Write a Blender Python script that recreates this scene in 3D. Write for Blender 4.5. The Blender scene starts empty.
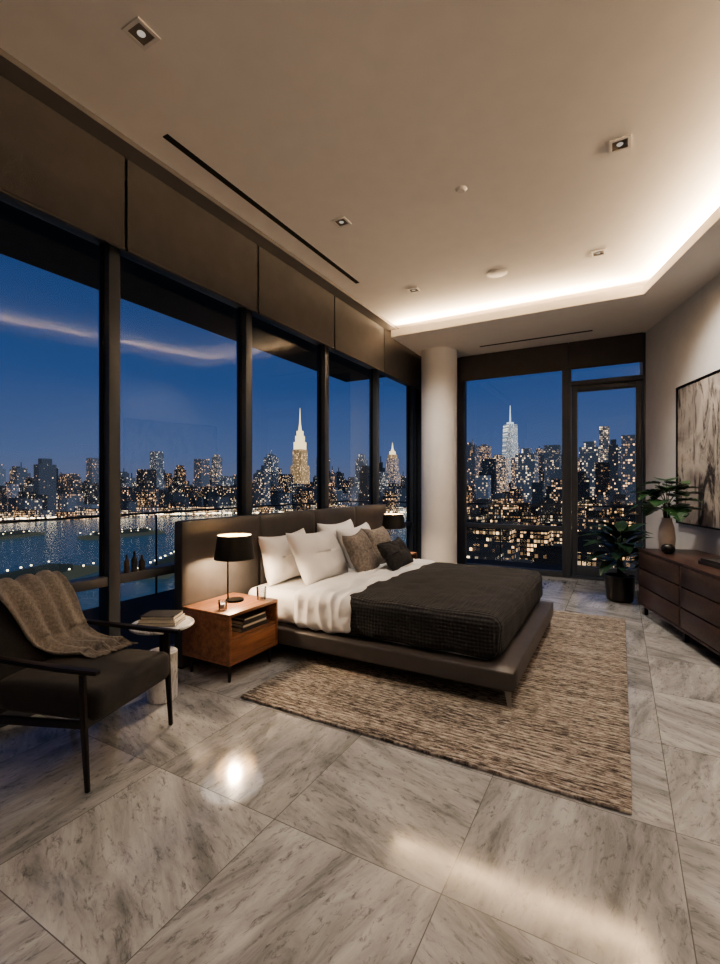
import bpy, bmesh, math, random
from mathutils import Vector, Matrix, noise
random.seed(11)
D=bpy.data; S=bpy.context.scene; COL=S.collection
pi=math.pi
# ------------------------------------------------------------------ helpers
def lin(v):
    v/=255.0
    return v/12.92 if v<=0.04045 else ((v+0.055)/1.055)**2.4
def C(r,g,b): return (lin(r),lin(g),lin(b),1.0)
def newmat(name):
    m=D.materials.new(name); m.use_nodes=True; nt=m.node_tree; nt.nodes.clear()
    return m,nt
def nd(nt,t,ins=None,**props):
    n=nt.nodes.new(t)
    for k,v in props.items(): setattr(n,k,v)
    if ins:
        for k,v in ins.items():
            s=n.inputs[k]
            if isinstance(v,bpy.types.NodeSocket): nt.links.new(v,s)
            else: s.default_value=v
    return n
def mth(nt,op,a,b=None,c=None):
    ins={0:a}
    if b is not None: ins[1]=b
    if c is not None: ins[2]=c
    return nd(nt,'ShaderNodeMath',ins,operation=op).outputs[0]
def ramp(nt,fac,stops,interp='LINEAR'):
    n=nd(nt,'ShaderNodeValToRGB',{0:fac}); cr=n.color_ramp; cr.interpolation=interp
    while len(cr.elements)<len(stops): cr.elements.new(0.5)
    for e,(p,c) in zip(cr.elements,stops): e.position=p; e.color=c
    return n.outputs[0]
def mixc(nt,f,a,b,mode='MIX'):
    n=nd(nt,'ShaderNodeMix',None,data_type='RGBA',blend_type=mode)
    for k,v in ((0,f),(6,a),(7,b)):
        if isinstance(v,bpy.types.NodeSocket): nt.links.new(v,n.inputs[k])
        else: n.inputs[k].default_value=v
    return n.outputs[2]
def mapping(nt,scale=(1,1,1),rot=(0,0,0),coord='Object'):
    tc=nd(nt,'ShaderNodeTexCoord')
    return nd(nt,'ShaderNodeMapping',{0:tc.outputs[coord],'Scale':scale,'Rotation':rot}).outputs[0]
def out(nt,sh): nd(nt,'ShaderNodeOutputMaterial',{0:sh})
def pbr(name,col,rough=0.6,metal=0.0,var=0.15,vscale=6.0,bump=0.0,bscale=80.0,stretch=(1,1,1),sheen=0,coat=0):
    m,nt=newmat(name)
    v=mapping(nt,stretch)
    nz=nd(nt,'ShaderNodeTexNoise',{'Vector':v,'Scale':vscale,'Detail':5.0})
    dark=tuple(c*(1-var) for c in col[:3])+(1,); lite=tuple(min(1,c*(1+var)) for c in col[:3])+(1,)
    cc=ramp(nt,nz.outputs[0],[(0.3,dark),(0.7,lite)])
    b=nd(nt,'ShaderNodeBsdfPrincipled',{'Base Color':cc,'Roughness':rough,'Metallic':metal})
    if sheen: b.inputs['Sheen Weight'].default_value=sheen
    if coat: b.inputs['Coat Weight'].default_value=coat
    if bump:
        n2=nd(nt,'ShaderNodeTexNoise',{'Vector':v,'Scale':bscale,'Detail':3.0})
        bp=nd(nt,'ShaderNodeBump',{'Height':n2.outputs[0],'Strength':bump,'Distance':0.01})
        nt.links.new(bp.outputs[0],b.inputs['Normal'])
    out(nt,b.outputs[0]); return m
def emis(name,col,st,sampling=True):
    m,nt=newmat(name)
    e=nd(nt,'ShaderNodeEmission',{0:col,1:st}); out(nt,e.outputs[0])
    if not sampling: m.cycles.emission_sampling='NONE'
    return m
def finish(name,bm,mat,parent=None,smooth=False,sharp=None):
    me=D.meshes.new(name); bm.normal_update(); bm.to_mesh(me); bm.free()
    o=D.objects.new(name,me); COL.objects.link(o)
    for x in (mat if isinstance(mat,(list,tuple)) else [mat]): me.materials.append(x)
    if smooth:
        me.shade_smooth()
        if sharp: 
            try: me.set_sharp_from_angle(angle=sharp)
            except Exception: pass
    if parent: o.parent=parent
    return o
def empty(name,loc=(0,0,0),rz=0):
    e=D.objects.new(name,None); COL.objects.link(e); e.location=loc; e.rotation_euler=(0,0,rz); e.empty_display_size=0.1
    return e
def bmbox(bm,x0,x1,y0,y1,z0,z1,mi=0):
    vs=[bm.verts.new(p) for p in ((x0,y0,z0),(x1,y0,z0),(x1,y1,z0),(x0,y1,z0),(x0,y0,z1),(x1,y0,z1),(x1,y1,z1),(x0,y1,z1))]
    fs=[]
    for f in ((3,2,1,0),(4,5,6,7),(0,1,5,4),(1,2,6,5),(2,3,7,6),(3,0,4,7)):
        fa=bm.faces.new([vs[i] for i in f]); fa.material_index=mi; fs.append(fa)
    return vs,fs
def box(name,x0,x1,y0,y1,z0,z1,mat,parent=None,bevel=0.0,seg=2):
    bm=bmesh.new(); bmbox(bm,x0,x1,y0,y1,z0,z1)
    if bevel: bmesh.ops.bevel(bm,geom=bm.edges[:],offset=bevel,segments=seg,affect='EDGES',profile=0.5)
    return finish(name,bm,mat,parent,smooth=bool(bevel),sharp=0.6)
def boxes(name,lst,mat,parent=None,bevel=0.0):
    bm=bmesh.new()
    for b in lst: bmbox(bm,*b)
    if bevel: bmesh.ops.bevel(bm,geom=bm.edges[:],offset=bevel,segments=2,affect='EDGES',profile=0.5)
    return finish(name,bm,mat,parent,smooth=bool(bevel),sharp=0.6)
def prism(name,pts,z0,z1,mat,parent=None):
    bm=bmesh.new(); a=[bm.verts.new((x,y,z0)) for x,y in pts]; b=[bm.verts.new((x,y,z1)) for x,y in pts]; n=len(pts)
    bm.faces.new(a); bm.faces.new(b)
    for i in range(n): bm.faces.new((a[i],a[(i+1)%n],b[(i+1)%n],b[i]))
    bmesh.ops.recalc_face_normals(bm,faces=bm.faces[:])
    return finish(name,bm,mat,parent)
def lathe(name,prof,mat,center=(0,0,0),parent=None,seg=40,sharp=0.7):
    bm=bmesh.new(); rings=[]
    for r,z in prof:
        if r<1e-5: rings.append([bm.verts.new((center[0],center[1],center[2]+z))])
        else: rings.append([bm.verts.new((center[0]+r*math.cos(2*pi*i/seg),center[1]+r*math.sin(2*pi*i/seg),center[2]+z)) for i in range(seg)])
    for a,b in zip(rings,rings[1:]):
        for i in range(seg):
            j=(i+1)%seg
            if len(a)==1 and len(b)==1: continue
            if len(a)==1: bm.faces.new((a[0],b[i],b[j]))
            elif len(b)==1: bm.faces.new((a[i],a[j],b[0]))
            else: bm.faces.new((a[i],a[j],b[j],b[i]))
    bmesh.ops.recalc_face_normals(bm,faces=bm.faces[:])
    return finish(name,bm,mat,parent,True,sharp)
def bmtube(bm,pts,rads,seg=8):
    pts=[Vector(p) for p in pts]; rings=[]
    if not isinstance(rads,(list,tuple)): rads=[rads]*len(pts)
    for i,p in enumerate(pts):
        t=(pts[min(i+1,len(pts)-1)]-pts[max(i-1,0)]).normalized()
        up=Vector((0,0,1)) if abs(t.z)<0.9 else Vector((1,0,0))
        a=t.cross(up).normalized(); b=t.cross(a)
        rings.append([bm.verts.new(p+(a*math.cos(2*pi*k/seg)+b*math.sin(2*pi*k/seg))*rads[i]) for k in range(seg)])
    for r,s in zip(rings,rings[1:]):
        for k in range(seg): bm.faces.new((r[k],r[(k+1)%seg],s[(k+1)%seg],s[k]))
    bm.faces.new(rings[0][::-1]); bm.faces.new(rings[-1])
def tube(name,pts,rads,mat,parent=None,seg=10):
    bm=bmesh.new(); bmtube(bm,pts,rads,seg); bmesh.ops.recalc_face_normals(bm,faces=bm.faces[:])
    return finish(name,bm,mat,parent,True,0.8)
def softbox(name,x0,x1,y0,y1,z0,z1,r,mat,parent=None,res=24,amp=0.0,nscale=3.0,hem=0.0,crown=0.0,skew=0.0,folds=0.0):
    bm=bmesh.new(); bmesh.ops.create_cube(bm,size=2.0)
    bmesh.ops.subdivide_edges(bm,edges=bm.edges[:],cuts=res,use_grid_fill=True)
    c=Vector(((x0+x1)/2,(y0+y1)/2,(z0+z1)/2)); h=Vector(((x1-x0)/2,(y1-y0)/2,(z1-z0)/2))
    r=min(r,h.x,h.y,h.z)
    for v in bm.verts:
        p=Vector((v.co.x*h.x,v.co.y*h.y,v.co.z*h.z))
        q=Vector([max(-(h[i]-r),min(h[i]-r,p[i])) for i in range(3)])
        d=p-q
        nrm=d.normalized() if d.length>1e-6 else Vector((0,0,1))
        p=q+nrm*r if d.length>1e-6 else p
        if crown: p.z+=crown*max(0,(1-(p.x/h.x)**2))*max(0,(1-(p.y/h.y)**2))*(1 if p.z>0 else 0.0)
        if amp:
            w=noise.noise((p+c)*nscale)*amp+noise.noise((p+c)*nscale*2.7+Vector((5,1,9)))*amp*0.5
            p=p+nrm*w
        if folds:
            p=p+nrm*folds*(1-abs(noise.noise(Vector((p.x*9+c.x,p.y*2.2,p.z*3+4)))*3.0))*0.5
        if hem and p.z<0:
            k=min(1,-p.z/h.z); s=noise.noise(Vector((p.x*6+c.x,p.y*6+c.y,0.3)))*hem*k
            p.x+=nrm.x*s; p.y+=nrm.y*s; 
        if skew and p.x<0: p.x+=skew*(p.y/h.y)*(-p.x/h.x)+0.02*math.sin(p.y*4)*(-p.x/h.x)
        v.co=p+c
    return finish(name,bm,mat,parent,True)
def pillow(name,w,h,t,mat,center,tilt,yaw=0,roll=0,parent=None,seed=0,n=34):
    bm=bmesh.new(); g={}
    for side in (1,-1):
        for i in range(n+1):
            for j in range(n+1):
                u=-1+2*i/n; v=-1+2*j/n
                edge=(i in(0,n)) or (j in(0,n))
                if side==-1 and edge: g[(side,i,j)]=g[(1,i,j)]; continue
                x=u*w/2*(1-0.07*math.cos(v*pi/2)); y=v*h/2*(1-0.07*math.cos(u*pi/2))
                th=t/2*(max(0,(1-u**4))**0.55)*(max(0,(1-v**4))**0.55)
                wr=noise.noise(Vector((x*5+seed,y*5,seed)))*0.022+noise.noise(Vector((x*12,y*12+seed,1)))*0.012
                z=side*(th+wr*(th/(t/2)))
                y-=0.02*(1-u*u)*(1 if v>0 else 0)
                g[(side,i,j)]=bm.verts.new((x,y,z))
    for side in (1,-1):
        for i in range(n):
            for j in range(n):
                f=[g[(side,i,j)],g[(side,i+1,j)],g[(side,i+1,j+1)],g[(side,i,j+1)]]
                bm.faces.new(f if side==1 else f[::-1])
    o=finish(name,bm,mat,parent,True)
    a=tilt
    R=Matrix(((0,-math.sin(a),math.cos(a)),(1,0,0),(0,math.cos(a),math.sin(a)))).to_4x4()
    R=Matrix.Rotation(yaw,4,'Z')@R@Matrix.Rotation(roll,4,'Z')
    o.matrix_local=Matrix.Translation(center)@R
    return o
def area(name,p0,p1,width,direction,power,col):
    p0=Vector(p0);p1=Vector(p1); L=D.lights.new(name,'AREA'); L.shape='RECTANGLE'; L.size=(p1-p0).length; L.size_y=width; L.energy=power; L.color=col
    o=D.objects.new(name,L); COL.objects.link(o)
    x=(p1-p0).normalized(); z=-Vector(direction).normalized(); y=z.cross(x).normalized(); x=y.cross(z)
    M=Matrix((x,y,z)).transposed().to_4x4(); M.translation=(p0+p1)/2; o.matrix_world=M
    return o
def spot(name,loc,target,power,angle,blend,col,rad=0.03):
    L=D.lights.new(name,'SPOT'); L.energy=power; L.spot_size=math.radians(angle); L.spot_blend=blend; L.color=col; L.shadow_soft_size=rad
    o=D.objects.new(name,L); COL.objects.link(o); o.location=loc
    o.rotation_euler=(Vector(target)-Vector(loc)).to_track_quat('-Z','Y').to_euler(); return o
def point(name,loc,power,col,rad=0.03,parent=None):
    L=D.lights.new(name,'POINT'); L.energy=power; L.color=col; L.shadow_soft_size=rad
    o=D.objects.new(name,L); COL.objects.link(o); o.location=loc
    if parent: o.parent=parent
    return o
# ------------------------------------------------------------------ materials
M_wall=pbr('plaster_wall',C(218,216,214),0.85,var=0.03,bump=0.05)
M_ceil=pbr('ceiling_paint',C(224,219,214),0.9,var=0.02)
M_col=pbr('column_plaster',C(230,227,224),0.7,var=0.02)
M_frame=pbr('charcoal_aluminium',C(72,77,84),0.38,0.25,var=0.08)
M_trim=pbr('pelmet_metal',C(112,109,107),0.5,0.2,var=0.05)
M_blind=pbr('blind_fabric',C(80,77,76),0.9,var=0.08,bump=0.25,bscale=220,stretch=(1,1,1))
M_leather=pbr('charcoal_leather',C(68,66,66),0.48,var=0.12,vscale=9,bump=0.12,bscale=140)
M_bedbase=pbr('bed_base_leather',C(74,71,71),0.4,var=0.1,vscale=9,bump=0.1,bscale=140)
M_white=pbr('white_linen',C(232,230,229),0.85,var=0.04,bump=0.2,bscale=25,sheen=0.2)
M_mattress=pbr('mattress_sheet',C(228,226,224),0.85,var=0.04,bump=0.15,bscale=20)
M_black=pbr('black_metal',C(22,21,21),0.35,0.7,var=0.1)
M_steel=pbr('brushed_steel',C(160,157,153),0.35,0.6,var=0.05)
M_blackw=pbr('ebonised_wood',C(28,23,22),0.4,var=0.2,vscale=10,stretch=(1,8,1))
M_chair=pbr('charcoal_wool',C(29,29,32),0.95,var=0.3,vscale=90,bump=0.5,bscale=260,sheen=0.1)
M_darkpil=pbr('dark_knit',C(42,42,44),0.95,var=0.6,vscale=34,bump=0.6,bscale=90)
M_greypil=pbr('taupe_weave',C(122,116,111),0.95,var=0.4,vscale=42,bump=0.6,bscale=120)
M_throw=pbr('grey_throw',C(124,118,113),0.95,var=0.3,vscale=70,bump=0.8,bscale=150,sheen=0.2)
M_ceramic=pbr('cream_ceramic',C(205,192,180),0.5,var=0.06)
M_blackcer=pbr('black_ceramic',C(25,24,24),0.3,var=0.1)
M_soil=pbr('soil',C(45,34,26),0.95,var=0.4,bump=0.8)
M_leaf=pbr('leaf_green',C(42,78,44),0.4,var=0.3,vscale=12)
M_leafd=pbr('leaf_dark',C(38,62,44),0.35,var=0.3,vscale=12)
M_stem=pbr('stem_green',C(60,74,42),0.6,var=0.2)
M_page=pbr('book_pages',C(205,198,185),0.9,var=0.1,vscale=60,stretch=(1,1,20))
M_bk1=pbr('book_cover_dark',C(48,47,48),0.6); M_bk2=pbr('book_cover_grey',C(135,130,124),0.6); M_bk3=pbr('book_cover_brown',C(70,58,50),0.6)
M_plate=pbr('fixture_white',C(210,205,200),0.5,var=0.02)
M_dark=pbr('recess_dark',C(20,19,18),0.7)
M_recess=pbr('fixture_recess',C(120,110,100),0.6)
M_conc=pbr('balcony_concrete',C(52,56,62),0.8,var=0.15,bump=0.2)
def wood(name,c1,c2,ax=(1,12,12),rough=0.4):
    m,nt=newmat(name); v=mapping(nt,ax)
    n1=nd(nt,'ShaderNodeTexNoise',{'Vector':v,'Scale':2.2,'Detail':8.0,'Roughness':0.6,'Distortion':0.6})
    cc=ramp(nt,n1.outputs[0],[(0.3,c1),(0.7,c2)])
    bp=nd(nt,'ShaderNodeBump',{'Height':n1.outputs[0],'Strength':0.1,'Distance':0.005})
    b=nd(nt,'ShaderNodeBsdfPrincipled',{'Base Color':cc,'Roughness':rough,'Normal':bp.outputs[0]}); out(nt,b.outputs[0]); return m
M_walnut=wood('walnut',C(100,66,48),C(152,108,80),(12,1,12))
M_dresser=wood('dark_walnut',C(52,38,34),C(88,65,56),(14,1.5,14),0.35)
# marble
def marble(name,tiles=True,rough=0.03,bright=1.0):
    m,nt=newmat(name); tc=nd(nt,'ShaderNodeTexCoord'); pos=tc.outputs['Object']
    sp=nd(nt,'ShaderNodeSeparateXYZ',{0:pos})
    T=0.78
    ux=mth(nt,'DIVIDE',mth(nt,'ADD',sp.outputs[0],0.57+T*20),T); uy=mth(nt,'DIVIDE',mth(nt,'ADD',sp.outputs[1],-0.85+T*20),T)
    ix=mth(nt,'FLOOR',ux); iy=mth(nt,'FLOOR',uy)
    cid=nd(nt,'ShaderNodeCombineXYZ',{0:ix,1:iy,2:0.0}).outputs[0]
    wn=nd(nt,'ShaderNodeTexWhiteNoise',{'Vector':cid},noise_dimensions='3D')
    par=mth(nt,'MODULO',mth(nt,'ADD',ix,iy),2.0)
    ang=mth(nt,'ADD',mth(nt,'MULTIPLY',par,1.35),mth(nt,'MULTIPLY',wn.outputs[0],0.35))
    rot=nd(nt,'ShaderNodeVectorRotate',{'Vector':pos,'Angle':mth(nt,'ADD',ang,0.2)},rotation_type='Z_AXIS')
    off=nd(nt,'ShaderNodeVectorMath',{0:rot.outputs[0],1:wn.outputs[1]},operation='ADD')
    mp=nd(nt,'ShaderNodeMapping',{0:off.outputs[0],'Scale':(1.2,4.6,2.0)}).outputs[0]
    mp2=nd(nt,'ShaderNodeMapping',{0:off.outputs[0],'Scale':(1.8,5.0,2.0)}).outputs[0]
    n1=nd(nt,'ShaderNodeTexNoise',{'Vector':mp,'Scale':1.6,'Detail':9.0,'Roughness':0.66,'Distortion':0.6})
    n2=nd(nt,'ShaderNodeTexNoise',{'Vector':mp2,'Scale':8.0,'Detail':8.0,'Roughness':0.75,'Distortion':0.6})
    b=bright
    c1=ramp(nt,n1.outputs[0],[(0.32,(0.17*b,0.172*b,0.178*b,1)),(0.48,(0.33*b,0.331*b,0.336*b,1)),(0.66,(0.47*b,0.471*b,0.476*b,1))])
    vein=ramp(nt,n2.outputs[0],[(0.34,(0.25,0.25,0.27,1)),(0.47,(1,1,1,1)),(1,(1,1,1,1))])
    cc=mixc(nt,0.75,c1,vein,'MULTIPLY')
    if tiles:
        fx=mth(nt,'FRACT',ux); fy=mth(nt,'FRACT',uy)
        jx=mth(nt,'LESS_THAN',mth(nt,'MINIMUM',fx,mth(nt,'SUBTRACT',1.0,fx)),0.0026)
        jy=mth(nt,'LESS_THAN',mth(nt,'MINIMUM',fy,mth(nt,'SUBTRACT',1.0,fy)),0.0026)
        j=mth(nt,'MAXIMUM',jx,jy)
        tint=mth(nt,'ADD',0.86,mth(nt,'MULTIPLY',wn.outputs[0],0.24))
        cc=mixc(nt,1.0,cc,nd(nt,'ShaderNodeCombineXYZ',{0:tint,1:tint,2:tint}).outputs[0],'MULTIPLY')
        cc=mixc(nt,j,cc,(0.13,0.13,0.13,1))
    r=mth(nt,'ADD',rough,mth(nt,'MULTIPLY',n1.outputs[0],0.14))
    bs=nd(nt,'ShaderNodeBsdfPrincipled',{'Base Color':cc,'Roughness':r,'IOR':1.7})
    out(nt,bs.outputs[0]); return m
M_floor=marble('marble_tiles')
M_marble=marble('table_marble',False,0.2,1.6)
# rug: woven rows running across the room with flecked light/dark yarn
def rugmat():
    m,nt=newmat('rug_weave'); v=mapping(nt,(15,70,1)); v2=mapping(nt,(1.5,12,2)); v3=mapping(nt,(70,150,1))
    n1=nd(nt,'ShaderNodeTexNoise',{'Vector':v,'Scale':1.0,'Detail':3.0,'Roughness':0.65})
    n2=nd(nt,'ShaderNodeTexNoise',{'Vector':v2,'Scale':1.0,'Detail':3.0})
    n3=nd(nt,'ShaderNodeTexNoise',{'Vector':v3,'Scale':1.0,'Detail':2.0})
    f=mth(nt,'ADD',mth(nt,'ADD',mth(nt,'MULTIPLY',n1.outputs[0],0.62),mth(nt,'MULTIPLY',n2.outputs[0],0.22)),mth(nt,'MULTIPLY',n3.outputs[0],0.16))
    cc=ramp(nt,f,[(0.40,C(58,53,51)),(0.47,C(116,108,102)),(0.54,C(168,159,150)),(0.65,C(200,192,182))])
    sy=nd(nt,'ShaderNodeSeparateXYZ',{0:mapping(nt,(1,1,1))}).outputs[1]
    row=mth(nt,'ABSOLUTE',mth(nt,'SINE',mth(nt,'MULTIPLY',sy,pi/0.035)))
    cc=mixc(nt,1.0,cc,ramp(nt,row,[(0.0,(0.45,0.44,0.43,1)),(0.45,(1,1,1,1))]),'MULTIPLY')
    h=mth(nt,'ADD',mth(nt,'ADD',n1.outputs[0],n3.outputs[0]),row)
    bp=nd(nt,'ShaderNodeBump',{'Height':h,'Strength':0.8,'Distance':0.015})
    b=nd(nt,'ShaderNodeBsdfPrincipled',{'Base Color':cc,'Roughness':0.95,'Normal':bp.outputs[0]}); out(nt,b.outputs[0]); return m
M_rug=rugmat()
def duvetmat():
    m,nt=newmat('charcoal_waffle'); v=mapping(nt,(1,1,1))
    w1=nd(nt,'ShaderNodeTexWave',{'Vector':v,'Scale':12.0,'Distortion':0.8,'Detail':1.0},bands_direction='X')
    w2=nd(nt,'ShaderNodeTexWave',{'Vector':v,'Scale':12.0,'Distortion':0.8,'Detail':1.0},bands_direction='Y')
    w3=nd(nt,'ShaderNodeTexWave',{'Vector':v,'Scale':12.0,'Distortion':0.8},bands_direction='Z')
    h=mth(nt,'ADD',mth(nt,'ADD',w1.outputs[1],w2.outputs[1]),w3.outputs[1])
    cc=ramp(nt,mth(nt,'DIVIDE',h,3.0),[(0.1,C(24,25,27)),(0.9,C(47,47,49))])
    bp=nd(nt,'ShaderNodeBump',{'Height':h,'Strength':0.6,'Distance':0.009})
    b=nd(nt,'ShaderNodeBsdfPrincipled',{'Base Color':cc,'Roughness':0.9,'Normal':bp.outputs[0],'Sheen Weight':0.05}); out(nt,b.outputs[0]); return m
M_duvet=duvetmat()
def glassmat(name='window_glass',ior=1.5,boost=1.2,tint=(0.93,0.96,0.97,1)):
    m,nt=newmat(name)
    fr=nd(nt,'ShaderNodeFresnel',{'IOR':ior})
    f=mth(nt,'MINIMUM',mth(nt,'MULTIPLY',fr.outputs[0],boost),1.0)
    t=nd(nt,'ShaderNodeBsdfTransparent',{0:tint}); g=nd(nt,'ShaderNodeBsdfGlossy',{0:(1,1,1,1),'Roughness':0.0})
    mx=nd(nt,'ShaderNodeMixShader',{0:f,1:t.outputs[0],2:g.outputs[0]}); out(nt,mx.outputs[0]); return m
M_glass=glassmat(boost=0.55)
M_rail=glassmat('railing_glass',1.45,0.3)
M_tumbler=glassmat('clear_glass',1.5,3.5,(0.92,0.93,0.94,1))
def artmat():
    m,nt=newmat('abstract_painting'); v=mapping(nt,(1,1,1))
    n1=nd(nt,'ShaderNodeTexNoise',{'Vector':v,'Scale':1.6,'Detail':8.0,'Roughness':0.6,'Distortion':0.8})
    v2=mapping(nt,(3,3,0.8)); n2=nd(nt,'ShaderNodeTexNoise',{'Vector':v2,'Scale':1.5,'Detail':9.0,'Roughness':0.7,'Distortion':1.5})
    c1=ramp(nt,n1.outputs[0],[(0.3,C(118,110,105)),(0.45,C(160,152,144)),(0.6,C(190,182,172)),(0.75,C(136,114,96))])
    msk=ramp(nt,n2.outputs[0],[(0.50,(0,0,0,1)),(0.60,(1,1,1,1))])
    cc=mixc(nt,msk,c1,C(46,43,44))
    b=nd(nt,'ShaderNodeBsdfPrincipled',{'Base Color':cc,'Roughness':0.7}); out(nt,b.outputs[0]); return m
M_art=artmat()
# ------------------------------------------------------------------ room shell
H=3.97; HS=3.75; E=8.1; YB=-3.0; GX=-3.38
wd=Vector((0.304,-0.953)).normalized()
inn=Vector((-0.953,-0.304)).normalized()
WC=Vector((0.33,E))
def wallp(t,off=0.0): p=WC+wd*t+inn*off; return (p.x,p.y)
tb=(E-YB)/0.953
WB=wallp(tb)
prism('floor',[(-3.5,YB-0.2),(WB[0]+0.2,YB-0.2),(WC.x+0.2,E+0.12),(-3.5,E+0.12)],-0.1,0,M_floor)
prism('ceiling',[(-3.5,YB-0.2),(WB[0]+0.2,YB-0.2),(WC.x+0.2,E+0.12),(-3.5,E+0.12)],H,H+0.2,M_ceil)
prism('wall_right',[wallp(-0.2),wallp(tb+0.3),wallp(tb+0.3,-0.15),wallp(-0.2,-0.15)],0,H,M_wall)
box('wall_back',-3.5,WB[0],YB-0.15,YB,0,H,M_wall)
prism('baseboard_right',[wallp(0.02,0.0),wallp(tb-0.05,0),wallp(tb-0.05,0.014),wallp(0.02,0.014)],0.0,0.09,M_wall)
SO=0.58; YS=6.45
P0=WC+inn*SO; ti=(P0.y-YS)/0.953; I=(P0.x+wd.x*ti, YS); PB=wallp(tb,SO)
prism('ceiling_soffit',[(-3.06,YS),I,PB,WB,(WC.x,E),(-3.06,E)],HS,HS+0.05,M_ceil)
def lip_in(o): 
    P=WC+inn*(SO-o); t=(P.y-(YS+o))/0.953; return (P.x+wd.x*t,YS+o)
prism('trim_1',[(-3.06,YS),I,lip_in(0.03),(-3.06,YS+0.03)],HS+0.05,HS+0.105,M_ceil)
pb2=wallp(tb,SO-0.03)
prism('trim_2',[I,PB,pb2,lip_in(0.03)],HS+0.05,HS+0.105,M_ceil)
boxes('trim_3',[(-3.40,-3.06,YB,E,3.93,3.969),(-3.40,-3.28,YB,E,3.80,3.93)],M_trim)
posts=[2.15+1.45*k for k in range(-4,5)]
wy=[YB]+[p for p in posts if p>YB+0.2 and p<E-0.05]+[E-0.0]
for a,b in zip(wy,wy[1:]):
    e=empty('roller_blind',(0,0,0))
    oy=0.03
    y2=(b+oy-0.014) if b<E-0.1 else b-0.02
    box('fabric',-3.225,-3.215,a+oy+0.01,y2,3.25,3.93,M_blind,e)
    tube('hem_bar',[(-3.22,a+oy+0.01,3.25),(-3.22,y2,3.25)],0.012,M_blind,e)
k=0
for a,b in zip(wy,wy[1:]):
    k+=1; e=empty('window_%d'%k)
    xs0,xs1=-3.44,-3.31
    fr=[(xs0,xs1,a-0.045,a+0.045,0,3.95)] if a>YB else [(xs0,xs1,a,a+0.05,0,3.95)]
    fr+=[(xs0,xs1-0.01,a+0.045,b-0.045,0.74,0.81),(xs0,xs1-0.01,a+0.045,b-0.045,0,0.09),(xs0,xs1-0.01,a+0.045,b-0.045,3.3,3.95)]
    if b>E-0.1: fr.append((xs0,xs1,b-0.06,b+0.1,0,3.95))
    boxes('frame',fr,M_frame,e,0.004)
    boxes('gasket',[(-3.40,-3.37,a+0.045,a+0.062,0.81,3.3),(-3.40,-3.37,b-0.062,b-0.045,0.81,3.3)],M_dark,e)
    bm=bmesh.new()
    for z0,z1 in ((0.09,0.74),(0.81,3.3)):
        bm.faces.new([bm.verts.new(p) for p in ((GX,a+0.045,z0),(GX,b-0.045,z0),(GX,b-0.045,z1),(GX,a+0.045,z1))])
    finish('glass',bm,M_glass,e)
def farwin(x0,x1):
    global k
    k+=1; e=empty('window_%d'%k)
    boxes('frame',[(x0,x0+0.07,E,E+0.12,0,3.75),(x1-0.07,x1,E,E+0.12,0,3.75),(x0+0.07,x1-0.07,E,E+0.11,0.74,0.81),(x0+0.07,x1-0.07,E,E+0.11,0,0.09),(x0+0.07,x1-0.07,E,E+0.11,3.4,3.75)],M_frame,e,0.004)
    bm=bmesh.new()
    for z0,z1 in ((0.09,0.74),(0.81,3.4)):
        bm.faces.new([bm.verts.new(p) for p in ((x0+0.07,E+0.06,z0),(x1-0.07,E+0.06,z0),(x1-0.07,E+0.06,z1),(x0+0.07,E+0.06,z1))])
    finish('glass',bm,M_glass,e)
farwin(-3.30,-2.47); farwin(-2.47,-0.74)
e=empty('door_1'); X0,X1=-0.74,0.36
boxes('frame',[(X0,X0+0.06,E-0.01,E+0.12,0,3.75),(X1-0.06,X1,E-0.01,E+0.12,0,3.75),(X0+0.06,X1-0.06,E-0.01,E+0.12,3.06,3.13),(X0+0.06,X1-0.06,E,E+0.11,3.4,3.75),(X0+0.06,X1-0.06,E,E+0.12,0,0.04)],M_frame,e,0.004)
boxes('leaf',[(X0+0.07,X0+0.15,E+0.02,E+0.08,0.05,3.05),(X1-0.15,X1-0.07,E+0.02,E+0.08,0.05,3.05),(X0+0.15,X1-0.15,E+0.02,E+0.08,2.96,3.05),(X0+0.15,X1-0.15,E+0.02,E+0.08,0.05,0.2)],M_frame,e,0.004)
tube('handle',[(X1-0.12,E+0.02,1.05),(X1-0.12,E-0.03,1.05),(X1-0.24,E-0.03,1.05)],0.01,M_trim,e)
bm=bmesh.new()
for a0,a1,z0,z1 in ((X0+0.15,X1-0.15,0.2,2.96),(X0+0.06,X1-0.06,3.13,3.4)):
    bm.faces.new([bm.verts.new(p) for p in ((a0,E+0.06,z0),(a1,E+0.06,z0),(a1,E+0.06,z1),(a0,E+0.06,z1))])
finish('glass',bm,M_glass,e)
box('wall_far',-3.5,WC.x+0.2,E,E+0.12,3.751,H,M_wall)
for a,b in ((-2.46,-0.72),(-0.705,0.30)):
    e=empty('roller_blind'); box('fabric',a,b,E-0.05,E-0.04,3.32,3.745,M_blind,e); tube('hem_bar',[(a,E-0.045,3.32),(b,E-0.045,3.32)],0.012,M_blind,e)
lathe('column',[(0.30,0),(0.30,HS)],M_col,(-2.68,7.55,0),seg=64)
box('linear_air_diffuser',-2.835,-2.785,2.2,4.97,H-0.006,H-0.0005,M_dark)
box('linear_air_diffuser',-2.0,-0.35,7.58,7.62,HS-0.006,HS-0.0005,M_dark)
warm=(1.0,0.92,0.83); warm2=(1.0,0.72,0.44)
M_lens=emis('downlight_lens',(1,0.9,0.75,1),0.45)
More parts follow.
